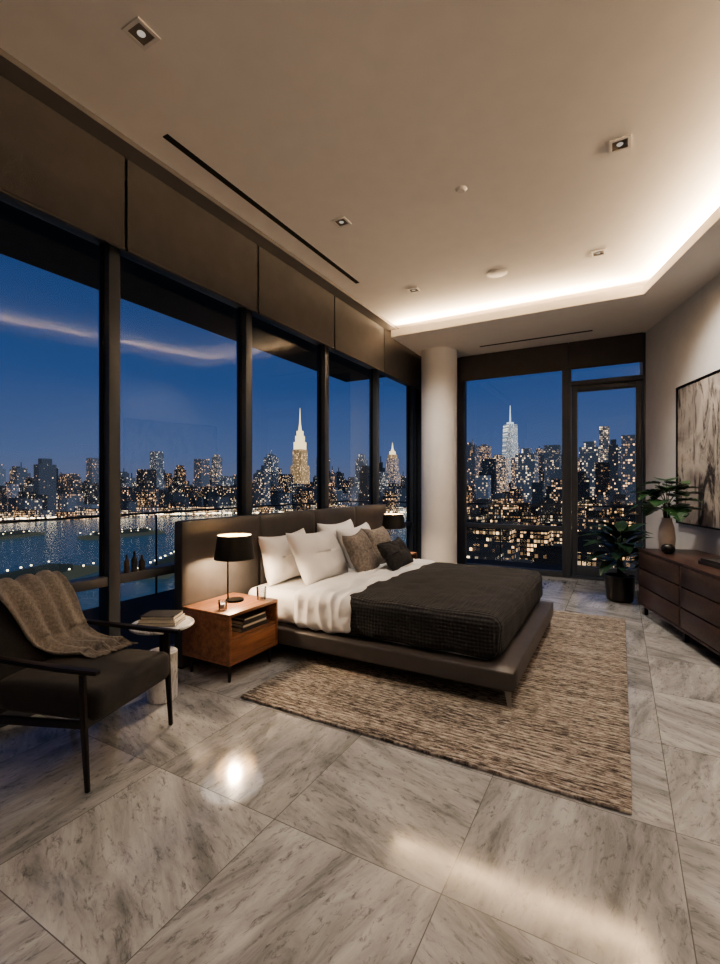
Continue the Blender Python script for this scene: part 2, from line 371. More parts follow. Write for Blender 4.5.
def downlight(x,y,power,tgt=None,ang=110,blend=0.9):
    e=empty('recessed_downlight'); s=0.07; t=0.02; z0=H-0.008; z1=H-0.0005
    boxes('bezel',[(x-s,x+s,y-s,y-s+t,z0,z1),(x-s,x+s,y+s-t,y+s,z0,z1),(x-s,x-s+t,y-s+t,y+s-t,z0,z1),(x+s-t,x+s,y-s+t,y+s-t,z0,z1)],M_plate,e)
    box('recess',x-s+t,x+s-t,y-s+t,y+s-t,H-0.003,z1,M_recess,e)
    lathe('lens',[(0,-0.007),(0.018,-0.007),(0.022,-0.003)],M_lens,(x,y,H),e,seg=20)
    if power:
        spot('downlight_lamp',(x,y,H-0.03),tgt or (x,y,0),power,ang,blend,warm)
downlight(-2.29,1.64,40,(-1.9,1.75,0),85)
downlight(-2.29,3.74,95,None,90); downlight(-2.29,5.5,190,(-2.35,6.6,1.0),100)
downlight(0.0,3.87,95,None,95); downlight(-0.2,5.58,220,(0.9,5.6,1.5),105)
downlight(0.2,1.7,100,None,90); downlight(-2.29,-0.4,28); downlight(1.2,-0.4,62)  # unseen downlights above and behind the view, added for fill light
spot('accent_spot',(-2.29,1.64,H-0.04),(-1.69,1.72,0),430,4.6,0.3,(1,0.94,0.85),0.006)
lathe('ceiling_speaker',[(0.0,-0.008),(0.10,-0.008),(0.115,-0.004),(0.115,0)],M_plate,(-1.255,5.53,H-0.0005),seg=40)
lathe('ceiling_sprinkler',[(0.0,-0.02),(0.03,-0.02),(0.045,-0.006),(0.05,0)],M_plate,(-1.16,3.81,H-0.0005),seg=30)  # sprinkler head on the ceiling
# cove lights (LED strips sitting on the soffit ledge behind the lip)
zc=HS+0.105
area('cove_led_strip',(-3.0,YS+0.12,zc),(I[0]+0.02,YS+0.12,zc),0.05,(0,-0.9,0.5),112,warm2)
q0=Vector(I)+(-inn)*0.12+wd*0.02; q1=Vector(PB)+(-inn)*0.12-wd*0.3
dv=Vector((inn.x*0.9,inn.y*0.9,0.5))
area('cove_led_strip',(q0.x,q0.y,zc),(q1.x,q1.y,zc),0.05,dv,330,warm2)
# ------------------------------------------------------------------ bed
bed=empty('bed')
Y0,Y1=3.12,5.24; XF=-0.60
softbox('platform',-3.04,XF,Y0,Y1,0.13,0.275,0.025,M_bedbase,bed,res=14)
box('platform_inset',-3.0,XF-0.2,Y0+0.2,Y1-0.2,0.09,0.14,M_dark,bed)
for (x,y) in ((XF-0.05,Y0+0.05),(XF-0.05,Y1-0.06),(-2.85,Y0+0.07),(-2.85,Y1-0.07)):
    bm=bmesh.new(); vs,_=bmbox(bm,x-0.022,x+0.022,y-0.008,y+0.008,0.0225,0.14)
    for v in vs[:4]: v.co.x=x+(v.co.x-x)*0.5+0.012
    finish('leg',bm,M_steel,bed)
softbox('mattress',-3.0,-0.74,3.2,5.16,0.272,0.56,0.08,M_mattress,bed,res=30,amp=0.006,nscale=4)
softbox('duvet',-1.98,-0.70,3.165,5.195,0.285,0.60,0.085,M_duvet,bed,res=64,amp=0.016,nscale=3.0,hem=0.03,crown=0.02,skew=0.05)
softbox('white_fold',-2.42,-1.84,3.15,5.21,0.285,0.605,0.08,M_white,bed,res=64,amp=0.014,nscale=5,hem=0.05,crown=0.01,skew=0.04,folds=0.025)
hb=empty('headboard')
n=4; ya,yb=2.56,6.30; w=(yb-ya)/n
for i in range(n):
    softbox('panel_%d'%(i+1),-3.17,-3.06,ya+i*w+0.001,ya+(i+1)*w-0.001,0.02,1.20,0.018,M_leather,hb,res=14)
boxes('plinth',[(-3.16,-3.1,ya+0.02,yb-0.02,0,0.03)],M_dark,hb)
def P(nm,w,h,t,m,x,y,z,tilt,yaw=0,roll=0,seed=0): pillow(nm,w,h,t,m,(x,y,z),tilt,yaw,roll,None,seed)
P('white_pillow',0.72,0.48,0.20,M_white,-2.88,3.68,0.79,0.25,0,0.03,1)
P('white_pillow',0.80,0.54,0.22,M_white,-2.64,3.88,0.79,0.48,0.05,-0.03,2)
P('white_pillow',0.74,0.52,0.20,M_white,-2.89,4.66,0.81,0.22,0,0.0,3)
P('white_pillow',0.74,0.50,0.20,M_white,-2.67,4.78,0.785,0.45,0,0.04,4)
P('taupe_cushion',0.50,0.48,0.17,M_greypil,-2.37,4.28,0.78,0.48,0.1,0.05,5)
P('taupe_cushion',0.50,0.48,0.17,M_greypil,-2.45,4.86,0.78,0.48,-0.05,-0.03,6)
P('dark_lumbar_cushion',0.62,0.34,0.15,M_darkpil,-2.12,4.60,0.745,0.6,0.05,0.04,7)
# ------------------------------------------------------------------ nightstand
def nightstand(ya,yb,books=True):
    e=empty('nightstand'); x0,x1=-3.04,-2.53
    boxes('carcass',[(x0,x1,ya,yb,0.50,0.525),(x0,x1,ya,yb,0.14,0.165),(x0,x1,ya,ya+0.022,0.165,0.50),(x0,x1,yb-0.022,yb,0.165,0.50),(x0,x0+0.02,ya+0.022,yb-0.022,0.165,0.50),(x0+0.02,x1-0.01,ya+0.022,yb-0.022,0.325,0.345)],M_walnut,e,0.002)
    box('drawer_front',x1-0.02,x1-0.002,ya+0.025,yb-0.025,0.168,0.322,M_walnut,e,0.002)
    box('drawer_body',x0+0.03,x1-0.02,ya+0.04,yb-0.04,0.17,0.31,M_dark,e)
    for x in (x0+0.05,x1-0.05):
        for y in (ya+0.05,yb-0.05): tube('leg',[(x,y,0.14),(x,y,0.0)],[0.017,0.011],M_blackw,e)
    if books:
        b=empty('book_stack'); z=0.3455
        for i,(m,w,d,h) in enumerate(((M_bk1,0.22,0.30,0.03),(M_bk2,0.21,0.28,0.022),(M_bk1,0.2,0.27,0.028),(M_bk3,0.18,0.25,0.02))):
            yc=(ya+yb)/2+0.03+0.01*(i%2)
            boxes('cover_%d'%i,[(x1-0.03-w,x1-0.03,yc-d/2,yc+d/2,z,z+0.003),(x1-0.03-w,x1-0.03,yc-d/2,yc+d/2,z+h-0.003,z+h),(x1-0.033,x1-0.03,yc-d/2,yc+d/2,z+0.003,z+h-0.003)] if i%2==0 else [(x1-0.03-w,x1-0.03,yc-d/2,yc+d/2,z,z+0.003),(x1-0.03-w,x1-0.03,yc-d/2,yc+d/2,z+h-0.003,z+h),(x1-0.03-w,x1-0.027-w,yc-d/2,yc+d/2,z+0.003,z+h-0.003)],m,b)
            box('pages_%d'%i,x1-0.03-w+0.004,x1-0.036,yc-d/2+0.004,yc+d/2-0.004,z+0.003,z+h-0.003,M_page,b); z+=h+0.0005
nightstand(2.54,3.10); nightstand(5.62,6.20,False)
M_shadeout=pbr('lamp_shade_black',C(20,19,19),0.7); M_shadein=pbr('lamp_shade_inner',C(235,210,170),0.8,var=0.02)
M_bulb=emis('bulb_glow',(1,0.80,0.55,1),20)
def lamp(x,y,z,power):
    e=empty('table_lamp')
    lathe('base',[(0,0),(0.075,0),(0.078,0.006),(0.075,0.016),(0.02,0.022),(0,0.022)],M_black,(x,y,z),e)
    tube('stem',[(x-0.03,y-0.045,z+0.02),(x-0.03,y-0.045,z+0.40),(x,y,z+0.43),(x,y,z+0.50)],0.007,M_black,e)
    lathe('shade_outer',[(0.165,0.355),(0.140,0.55)],M_shadeout,(x,y,z),e,seg=56)
    lathe('shade_inner',[(0.162,0.356),(0.137,0.549)],M_shadein,(x,y,z),e,seg=56)
    lathe('shade_rims',[(0.161,0.353),(0.167,0.353),(0.167,0.359)],M_shadeout,(x,y,z),e,seg=56)
    for a in (0,2.09,4.19): tube('spider',[(x,y,z+0.5),(x+0.143*math.cos(a),y+0.143*math.sin(a),z+0.53)],0.002,M_black,e,6)
    bm=bmesh.new(); bmesh.ops.create_uvsphere(bm,u_segments=16,v_segments=10,radius=0.028,matrix=Matrix.Translation((x,y,z+0.44))); finish('bulb',bm,M_bulb,e,True)
    point('lamp_glow',(x,y,z+0.40),power,(1,0.75,0.50),0.04)
lamp(-2.81,2.88,0.525,46); lamp(-2.80,5.98,0.525,36)
def tumbler(nm,x,y,z,r,h,m=M_tumbler):
    lathe(nm,[(0,0.004),(r*0.9,0.004),(r,h),(r-0.002,h),(r*0.88-0.002,0.012),(0,0.012)],m,(x,y,z),seg=28)
tumbler('water_glass',-2.64,3.02,0.525,0.044,0.105)
e=empty('candle_jar'); lathe('jar',[(0,0.002),(0.034,0.002),(0.036,0.07),(0.034,0.07),(0.032,0.01),(0,0.01)],M_tumbler,(-2.70,2.64,0.525),e,seg=28)
lathe('wax',[(0,0.011),(0.03,0.011),(0.03,0.045),(0,0.045)],M_white,(-2.70,2.64,0.525),e,seg=24)
for i,(yy,hb_,rr) in enumerate(((2.27,0.14,0.021),(2.335,0.16,0.022),(2.40,0.12,0.024))):
    lathe('small_bottle',[(0,0),(rr,0),(rr,hb_*0.6),(rr*0.4,hb_*0.75),(rr*0.4,hb_),(0,hb_)],M_bk1 if i==1 else M_bk3,(-3.345,yy,0.8105),seg=20)
# ------------------------------------------------------------------ rug
softbox('area_rug',-2.32,0.05,2.43,5.88,0.001,0.022,0.008,M_rug,None,res=40,amp=0.0015,nscale=12)
# ------------------------------------------------------------------ armchair (local: +x front)
ch=empty('armchair',(-2.35,1.64,0),math.radians(16.1))
def barp(nm,pts,w,h,m,par):
    bm=bmesh.new(); rings=[]
    for i,p in enumerate(pts):
        p=Vector(p); t=(Vector(pts[min(i+1,len(pts)-1)])-Vector(pts[max(0,i-1)])).normalized(); u=Vector((-t.z,0,t.x))
        ww=w[i] if isinstance(w,(list,tuple)) else w; hh=h[i] if isinstance(h,(list,tuple)) else h
        rings.append([bm.verts.new(p+Vector((0,sy*ww/2,0))+u*sz*hh/2) for sy,sz in ((-1,-1),(1,-1),(1,1),(-1,1))])
    for r,s in zip(rings,rings[1:]):
        for q in range(4): bm.faces.new((r[q],r[(q+1)%4],s[(q+1)%4],s[q]))
    bm.faces.new(rings[0]); bm.faces.new(rings[-1]); bmesh.ops.recalc_face_normals(bm,faces=bm.faces[:])
    bmesh.ops.bevel(bm,geom=bm.edges[:],offset=0.004,segments=2,affect='EDGES')
    return finish(nm,bm,m,par,True,0.7)
for sy in (-1,1):
    y=sy*0.325
    barp('front_leg',[(0.0,y,0.0),(-0.02,y,0.3),(-0.03,y,0.575)],[0.020,0.026,0.026],[0.022,0.03,0.028],M_blackw,ch)
    barp('rear_leg',[(-0.78,y,0.0),(-0.68,y,0.32),(-0.70,y,0.60)],[0.020,0.026,0.026],[0.022,0.034,0.03],M_blackw,ch)
    barp('armrest',[(-0.78,y,0.612),(-0.5,y,0.60),(-0.15,y,0.587),(0.06,y,0.585)],[0.032,0.045,0.05,0.036],0.02,M_blackw,ch)
    barp('side_rail',[(-0.03,y,0.325),(-0.68,y,0.285)],0.022,0.04,M_blackw,ch)
for x,z in ((-0.03,0.32),(-0.66,0.285)):
    boxes('cross_rail',[(x-0.012,x+0.012,-0.32,0.32,z-0.022,z+0.022)],M_blackw,ch)
softbox('seat_cushion',-0.62,0.03,-0.30,0.30,0.315,0.475,0.045,M_chair,ch,res=24,amp=0.006,nscale=6,crown=0.012)
o=softbox('back_cushion',-0.065,0.065,-0.298,0.298,0.0,0.50,0.05,M_chair,ch,res=24,amp=0.006,nscale=6)
o.location=(-0.63,0,0.40); o.rotation_euler=(0,-0.38,0)
bm=bmesh.new()
path=[(-0.875,0.60),(-0.885,0.68),(-0.89,0.76),(-0.895,0.84),(-0.875,0.895),(-0.82,0.905),(-0.755,0.87),(-0.715,0.80),(-0.68,0.71),(-0.645,0.62),(-0.60,0.545),(-0.54,0.505),(-0.46,0.495),(-0.38,0.495)]
nw=44; npth=60; grid=[]
def samp(t):
    f=t*(len(path)-1); i=min(int(f),len(path)-2); g=f-i; return (path[i][0]*(1-g)+path[i+1][0]*g, path[i][1]*(1-g)+path[i+1][1]*g)
for i in range(npth+1):
    t=i/npth; x,z=samp(t); row=[]
    wl=-0.14-0.06*math.sin(t*2.2)+0.20*max(0,t-0.45)*2; wr_=0.30+0.012*math.sin(t*9)
    for j in range(nw+1):
        s=j/nw; y=wl+(wr_-wl)*s
        f=(math.sin(s*24+t*2.5)*0.5+0.5)*0.026+noise.noise(Vector((s*5,t*6,2)))*0.02+0.012
        if t<0.3: f*=0.5
        tx,tz=samp(min(1,t+0.02)); ax,az=samp(max(0,t-0.02)); tv=Vector((tx-ax,0,tz-az)).normalized(); nv=Vector((-tv.z,0,tv.x))
        if nv.dot(Vector((x+0.80,0,z-0.55)))<0 : nv=-nv
        if t>0.72: nv=Vector((0.2,0,1)).normalized()
        xs=x+(0.06*(s-0.3) if t>0.8 else 0)*(t-0.8)*5
        row.append(bm.verts.new((xs+nv.x*f,y,z+nv.z*f)))
    grid.append(row)
for i in range(npth):
    for j in range(nw): bm.faces.new((grid[i][j],grid[i+1][j],grid[i+1][j+1],grid[i][j+1]))
ends=[v.co.copy() for v in grid[-1]]
th=finish('throw_blanket',bm,M_throw,ch,True); md=th.modifiers.new('sol','SOLIDIFY'); md.thickness=0.012; md.offset=0
bm=bmesh.new()
for a0,b0 in zip(ends,ends[1:]):
    for g in (0,0.5):
        p=a0.lerp(b0,g); dx=random.uniform(0.07,0.11); dy=random.uniform(-0.012,0.012)
        bmtube(bm,[p,(p.x+dx*0.5,p.y+dy*0.3,0.503),(p.x+dx,p.y+dy,0.497)],0.003,5)
finish('throw_fringe',bm,M_throw,ch,True)
# ------------------------------------------------------------------ side table
st=empty('side_table'); sx,sy_=-2.80,2.17
lathe('top',[(0,0.505),(0.205,0.505),(0.212,0.512),(0.212,0.522),(0.205,0.528),(0,0.528)],M_marble,(sx,sy_,0),st,seg=60)
lathe('stem',[(0.02,0.3),(0.02,0.505)],M_black,(sx,sy_,0),st,seg=24)
lathe('collar',[(0,0.49),(0.07,0.49),(0.07,0.505),(0,0.505)],M_black,(sx,sy_,0),st,seg=30)
lathe('drum_base',[(0,0),(0.095,0),(0.1,0.005),(0.1,0.325),(0.095,0.33),(0,0.33)],M_marble,(sx,sy_,0),st,seg=48)
b=empty('magazine_stack',(sx-0.0,sy_,0.5285),0.5); z=0
for i,(m,w,d,h) in enumerate(((M_bk2,0.26,0.19,0.022),(M_page,0.25,0.18,0.018),(M_bk1,0.23,0.17,0.024))):
    o=boxes('book_%d'%i,[(-w/2,w/2,-d/2,d/2,z,z+0.003),(-w/2,w/2,-d/2,d/2,z+h-0.003,z+h),(-w/2,-w/2+0.003,-d/2,d/2,z+0.003,z+h-0.003)],m,b)
    box('pages_%d'%i,-w/2+0.003,w/2-0.004,-d/2+0.004,d/2-0.004,z+0.003,z+h-0.003,M_page,b); z+=h+0.0005
# ------------------------------------------------------------------ dresser
ang=math.atan2(wd.y,wd.x)
F0=Vector((0.19,6.33))
dr=empty('dresser',(F0.x,F0.y,0),ang)
L=2.05; Dp=0.60
boxes('carcass',[(0,L,0,Dp,0.725,0.75),(0,L,0,Dp,0.105,0.13),(0,0.025,0,Dp,0.13,0.725),(L-0.025,L,0,Dp,0.13,0.725),(L/2-0.0125,L/2+0.0125,0.0,Dp,0.13,0.725),(0.025,L-0.025,Dp-0.02,Dp,0.13,0.725)],M_dresser,dr,0.002)
hh=0.595/3
for ccol in range(2):
    xa=0.03 if ccol==0 else L/2+0.0175; xb=L/2-0.0175 if ccol==0 else L-0.03
    for r_ in range(3):
        z0=0.133+r_*hh; box('drawer_%d_%d'%(ccol,r_),xa,xb,-0.004,0.02,z0+0.004,z0+hh-0.008,M_dresser,dr,0.003)
        box('gap_%d_%d'%(ccol,r_),xa,xb,0.021,0.03,z0-0.004,z0+hh,M_dark,dr)
for x in (0.08,L/2,L-0.08):
    for y in (0.05,Dp-0.06): boxes('leg',[(x-0.018,x+0.018,y-0.018,y+0.018,0,0.105)],M_black,dr)
boxes('base_rail',[(0.08,L-0.08,0.035,0.06,0.085,0.105)],M_black,dr)
pt=empty('framed_painting',(WC.x,WC.y,0),ang)
a0,a1,zz0,zz1=1.08,2.9,1.01,2.71
box('canvas',a0+0.02,a1-0.02,-0.032,-0.004,zz0+0.02,zz1-0.02,M_art,pt)
boxes('frame',[(a0,a0+0.018,-0.045,-0.002,zz0,zz1),(a1-0.018,a1,-0.045,-0.002,zz0,zz1),(a0+0.018,a1-0.018,-0.045,-0.002,zz0,zz0+0.018),(a0+0.018,a1-0.018,-0.045,-0.002,zz1-0.018,zz1)],M_black,pt)
# ------------------------------------------------------------------ plants
def leafmesh(bm,base,dirv,size,kind,droop=0.3):
    dirv=Vector(dirv).normalized(); side=dirv.cross(Vector((0,0,1)))
    side=side.normalized() if side.length>0.1 else Vector((1,0,0)); up=side.cross(dirv).normalized()
    N=26
    def P3(l,s):
        return Vector(base)+dirv*l+side*s+up*(-droop*l*l/size+0.25*abs(s)*(1 if kind else 0.6))
    for sgn in (1,-1):
        prevm=bm.verts.new(P3(0,0)); preve=None
        for i in range(N+1):
            t=i/N; 
            if kind=='monstera':
                w=0.60*size*math.sin(pi*min(1,(t*0.9+0.1)))**0.7*(1.12-0.5*t)
                back=0.16*size*(1-t)*(math.sin(pi*min(1,t*1.4+0.2)))
                if 2<i<N-2 and i%5==0: w*=0.42
                l=t*size
                m=bm.verts.new(P3(l,0)); e_=bm.verts.new(P3(l-back*0.6+(0.12*w),sgn*w))
            else:
                w=0.27*size*math.sin(pi*(0.03+0.97*t)**0.85)**0.8
                l=t*size; m=bm.verts.new(P3(l,0)); e_=bm.verts.new(P3(l,sgn*max(0,w)))
            if preve is not None:
                try: bm.faces.new((prevm,m,e_,preve) if sgn==1 else (preve,e_,m,prevm))
                except Exception: pass
            prevm,preve=m,e_
def plant(nm,x,y,z,height,spread,nleaf,kind,size,mat,seed,lo=0.42):
    rnd=random.Random(seed); e=empty(nm)
    bs=bmesh.new(); bl=bmesh.new()
    for i in range(nleaf):
        a=i*2.4+rnd.uniform(-.3,.3); f=(i+0.5)/nleaf
        h=height*(lo+(1-lo)*f)*rnd.uniform(0.9,1.05); r=spread*(1.0-0.55*f)*rnd.uniform(0.75,1.1)
        tip=Vector((x+r*math.cos(a),y+r*math.sin(a),z+h))
        mid=Vector((x+0.3*r*math.cos(a),y+0.3*r*math.sin(a),z+h*0.65))
        bmtube(bs,[(x+0.02*math.cos(a),y+0.02*math.sin(a),z-0.04),mid,tip],[0.005,0.004,0.003],6)
        dv=Vector((math.cos(a),math.sin(a),rnd.uniform(-0.3,0.7)+ (0.5*f if kind!='monstera' else 0)))
        leafmesh(bl,tip-dv.normalized()*0.01,dv,size*rnd.uniform(0.8,1.15),kind,rnd.uniform(0.25,0.5))
    finish('stems',bs,M_stem,e,True); finish('leaves',bl,mat,e,True)
    return e
vx,vy=0.46,6.24
e=plant('vase_monstera',vx,vy,0.75+0.36,0.44,0.14,20,'monstera',0.23,M_leaf,3,0.2)
lathe('vase',[(0,0),(0.06,0),(0.075,0.02),(0.085,0.14),(0.075,0.26),(0.05,0.34),(0.052,0.37),(0.045,0.37),(0.044,0.33),(0,0.30)],M_ceramic,(vx,vy,0.751),e,seg=40)
e=plant('potted_rubber_plant',0.0,6.86,0.33,0.60,0.17,36,'oval',0.34,M_leafd,5,0.15)
lathe('pot',[(0,0),(0.13,0),(0.155,0.02),(0.18,0.33),(0.168,0.33),(0.16,0.29),(0,0.29)],M_blackcer,(0.0,6.86,0),e,seg=48)
lathe('soil',[(0,0.295),(0.158,0.295)],M_soil,(0.0,6.86,0),e,seg=30)
def drp(lx,ly):
    return (F0.x+wd.x*lx+0.953*ly, F0.y+wd.y*lx+0.304*ly)
bx,by=drp(0.42,0.14)
lathe('black_bowl',[(0,0),(0.03,0),(0.06,0.03),(0.066,0.06),(0.055,0.09),(0.04,0.10),(0.036,0.095),(0.05,0.06),(0,0.02)],M_blackcer,(bx,by,0.7505),seg=36)
bx,by=drp(1.2,0.28); b=empty('coffee_table_books',(bx,by,0.7505),ang+0.1)
boxes('covers',[(-.17,.17,-.12,.12,0,.004),(-.17,.17,-.12,.12,.026,.03),(-.17,.17,-.12,-.117,.004,.026),(-.15,.13,-.11,.1,.031,.035),(-.15,.13,-.11,.1,.051,.055),(-.15,.13,-.11,-.107,.035,.051)],M_bk1,b)
boxes('pages',[(-.166,.166,-.117,.117,.004,.026),(-.146,.126,-.107,.097,.035,.051)],M_page,b)
# ------------------------------------------------------------------ balcony
prism('balcony_deck',[(-5.75,YB),(-3.5,YB),(-3.5,E+0.13),(4,E+0.13),(4,E+1.5),(-5.75,E+1.5)],-0.3,-0.05,M_conc)
prism('balcony_canopy',[(-5.75,YB),(-3.5,YB),(-3.5,E+0.13),(4,E+0.13),(4,E+1.5),(-5.75,E+1.5)],3.95,4.25,M_conc)
rl=empty('balcony_railing'); bx_=[]
bx_.append((-5.71,-5.67,YB,E+1.45,1.08,1.11)); bx_.append((-5.71,4,E+1.40,E+1.44,1.08,1.11))
for i in range(4): y=YB+0.1+3.6*i; bx_.append((-5.70,-5.68,y,y+0.02,-0.05,1.07))
for i in range(4): x=-5.0+2.9*i; bx_.append((x,x+0.02,E+1.41,E+1.43,-0.05,1.07))
boxes('rails',bx_,M_frame,rl)
bm=bmesh.new()
bm.faces.new([bm.verts.new(p) for p in ((-5.69,YB,0),(-5.69,E+1.4,0),(-5.69,E+1.4,1.06),(-5.69,YB,1.06))])
bm.faces.new([bm.verts.new(p) for p in ((-5.69,E+1.42,0),(4,E+1.42,0),(4,E+1.42,1.06),(-5.69,E+1.42,1.06))])
finish('glass_panels',bm,M_rail,rl)
# ------------------------------------------------------------------ city
G=-60.0
def citymat(name,cw,chh,strength,base):
    m,nt=newmat(name)
    g=nd(nt,'ShaderNodeNewGeometry'); sp=nd(nt,'ShaderNodeSeparateXYZ',{0:g.outputs['Position']}); sn=nd(nt,'ShaderNodeSeparateXYZ',{0:g.outputs['Normal']})
    at=nd(nt,'ShaderNodeAttribute',None,attribute_name='bcol'); sa=nd(nt,'ShaderNodeSeparateColor',{0:at.outputs['Color']})
    h=mth(nt,'DIVIDE',mth(nt,'ADD',sp.outputs[0],sp.outputs[1]),cw); zf=mth(nt,'DIVIDE',sp.outputs[2],chh)
    ih=mth(nt,'FLOOR',h); iz=mth(nt,'FLOOR',zf); fh=mth(nt,'FRACT',h); fz=mth(nt,'FRACT',zf)
    wn=nd(nt,'ShaderNodeTexWhiteNoise',{'Vector':nd(nt,'ShaderNodeCombineXYZ',{0:ih,1:iz,2:sa.outputs[1]}).outputs[0]},noise_dimensions='3D')
    lit=mth(nt,'LESS_THAN',wn.outputs[0],sa.outputs[0])
    mk=mth(nt,'MULTIPLY',mth(nt,'GREATER_THAN',fh,0.25),mth(nt,'GREATER_THAN',fz,0.35))
    side=mth(nt,'LESS_THAN',mth(nt,'ABSOLUTE',sn.outputs[2]),0.5)
    f=mth(nt,'MULTIPLY',mth(nt,'MULTIPLY',lit,mk),side)
    sc=nd(nt,'ShaderNodeSeparateColor',{0:wn.outputs[1]})
    wc=ramp(nt,mth(nt,'ADD',mth(nt,'MULTIPLY',sc.outputs[0],0.35),mth(nt,'MULTIPLY',sa.outputs[1],0.65)),[(0.0,(1,0.54,0.24,1)),(0.35,(1,0.72,0.43,1)),(0.6,(1,0.86,0.66,1)),(1,(0.75,0.88,1,1))])
    vr=mth(nt,'POWER',sc.outputs[1],2.2)
    st=mth(nt,'MULTIPLY',mth(nt,'MULTIPLY',f,mth(nt,'ADD',0.12,vr)),strength)
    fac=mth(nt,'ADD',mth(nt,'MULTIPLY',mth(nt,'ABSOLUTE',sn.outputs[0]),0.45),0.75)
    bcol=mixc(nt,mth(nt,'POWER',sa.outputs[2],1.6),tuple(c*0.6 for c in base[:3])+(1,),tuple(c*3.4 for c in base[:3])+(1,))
    e1=nd(nt,'ShaderNodeEmission',{0:bcol,1:fac}); e2=nd(nt,'ShaderNodeEmission',{0:wc,1:st})  # walls emit a painted dusk haze, brighter on x-facing sides
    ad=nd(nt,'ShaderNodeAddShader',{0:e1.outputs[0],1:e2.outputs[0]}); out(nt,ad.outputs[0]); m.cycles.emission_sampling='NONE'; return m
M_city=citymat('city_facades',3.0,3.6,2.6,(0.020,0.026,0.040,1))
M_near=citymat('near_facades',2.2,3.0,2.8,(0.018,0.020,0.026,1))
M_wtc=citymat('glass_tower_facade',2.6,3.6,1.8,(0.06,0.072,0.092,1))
M_dot=emis('street_lamp_glow',(1,0.78,0.5,1),6,False)
def pol(b,r): b=math.radians(b); return r*math.sin(b),r*math.cos(b)
R=random.Random(4); far=[]; near=[]
LM=((-36.55,1512,3.2),(-25.2,1700,2.0),(-11.3,1990,2.2))
def clear(b,r,z):
    for lb,lr,dw in LM:
        if abs(b-lb)<dw*0.5 and r<lr and z>8: return False
        if abs(b-lb)<dw and abs(r-lr)<90: return False
    return True
for i in range(760):
    b=R.uniform(-80,-17); r=R.uniform(980,2000); x,y=pol(b,r)
    z=G+R.uniform(22,58)+ (r-980)*0.020
    if R.random()<0.13: z+=R.uniform(18,60)
    if clear(b,r,z): far.append((x,y,R.uniform(12,34),R.uniform(12,34),z,R.uniform(0.08,0.6),R.random(),R.random()))
for i in range(130):  # low, brightly lit waterfront blocks
    b=R.uniform(-80,-18); r=R.uniform(952,985); x,y=pol(b,r)
    far.append((x,y,R.uniform(14,50),R.uniform(10,20),G+R.uniform(5,20),R.uniform(0.6,1.0),R.random(),R.random()))
for i in range(300):
    b=R.uniform(-19,28); r=R.uniform(750,2000); x,y=pol(b,r)
    z=G+R.uniform(30,76)+(r-750)*0.028
    if R.random()<0.2: z+=R.uniform(25,80)
    if clear(b,r,z): far.append((x,y,R.uniform(14,34),R.uniform(14,34),z,R.uniform(0.08,0.6),R.random(),R.random()))
for i in range(250):
    b=R.uniform(-19,30); r=R.uniform(260,750); x,y=pol(b,r)
    z=G+R.uniform(7,24)+(r-150)*0.04
    near.append((x,y,R.uniform(12,30),R.uniform(12,30),z,R.uniform(0.15,0.8),R.random(),R.random()))
for i in range(90):
    b=R.uniform(-19,10); r=R.uniform(220,420); x,y=pol(b,r)
    near.append((x,y,R.uniform(14,34),R.uniform(14,34),G+R.uniform(6,20),R.uniform(0.4,0.9),R.random(),R.random()))
for (b,r,w,z,dens) in ((-1.5,1016,17,112,0.7),(0.9,760,20,70,0.5),(-6.7,974,28,76,0.4),(-14.2,1560,34,124,0.6),(-4.2,900,42,46,0.8),(-2.9,860,30,62,0.6),(-9.0,1300,34,74,0.6),(-12.6,1200,40,66,0.75),(-15.6,1400,30,104,0.5),(-8.1,1500,30,96,0.6),(-0.2,1300,30,92,0.6),(-10.3,1100,30,60,0.7),(-52.8,1450,26,94,0.4),(-48.0,1400,30,72,0.4),(-46.3,1500,22,84,0.5),(-40,1400,30,80,0.5),(-33.7,1300,28,74,0.4),(-59,1500,26,74,0.4),(-29,1400,28,76,0.4),(-21,1300,26,75,0.4)):
    x,y=pol(b,r); far.append((x,y,w,w,z,dens,R.random(),0.9))
bm=bmesh.new(); lay=bm.loops.layers.color.new('bcol')
for lst,mi in ((far,0),(near,1)):
    for (x,y,w,d,z1,dens,hue,br) in lst:
        _,fs=bmbox(bm,x-w/2,x+w/2,y-d/2,y+d/2,G,z1,mi)
        rr=random.random()
        if z1>4 and rr<0.65:
            w2=w*random.uniform(0.4,0.75); d2=d*random.uniform(0.4,0.75); h2=random.uniform(5,18)
            _,f2=bmbox(bm,x-w2/2,x+w2/2,y-d2/2,y+d2/2,z1,z1+h2,mi); fs+=f2
            if rr<0.25:
                _,f3=bmbox(bm,x-1.0,x+1.0,y-1.0,y+1.0,z1+h2,z1+h2+random.uniform(8,22),mi); fs+=f3
        for f in fs:
            for l in f.loops: l[lay]=(dens,hue,br,1)
for i in range(420):
    b=R.uniform(-80,-18); r=R.uniform(935,950); x,y=pol(b,r); s=R.uniform(0.4,1.6); bmbox(bm,x-s,x+s,y-s,y+s,G+4,G+4+s*1.6,2)
for i in range(420):
    b=R.uniform(-18,25); r=R.uniform(220,700); x,y=pol(b,r); s=R.uniform(0.3,0.7)*r/400; bmbox(bm,x-s,x+s,y-s,y+s,G+8,G+8+s*1.5,2)
finish('city_skyline',bm,[M_city,M_near,M_dot])
M_crown=emis('floodlit_crown',(1.0,0.80,0.46,1),1.6,False); M_crown2=citymat('floodlit_shaft',4.0,5.0,1.8,(0.085,0.06,0.035,1))
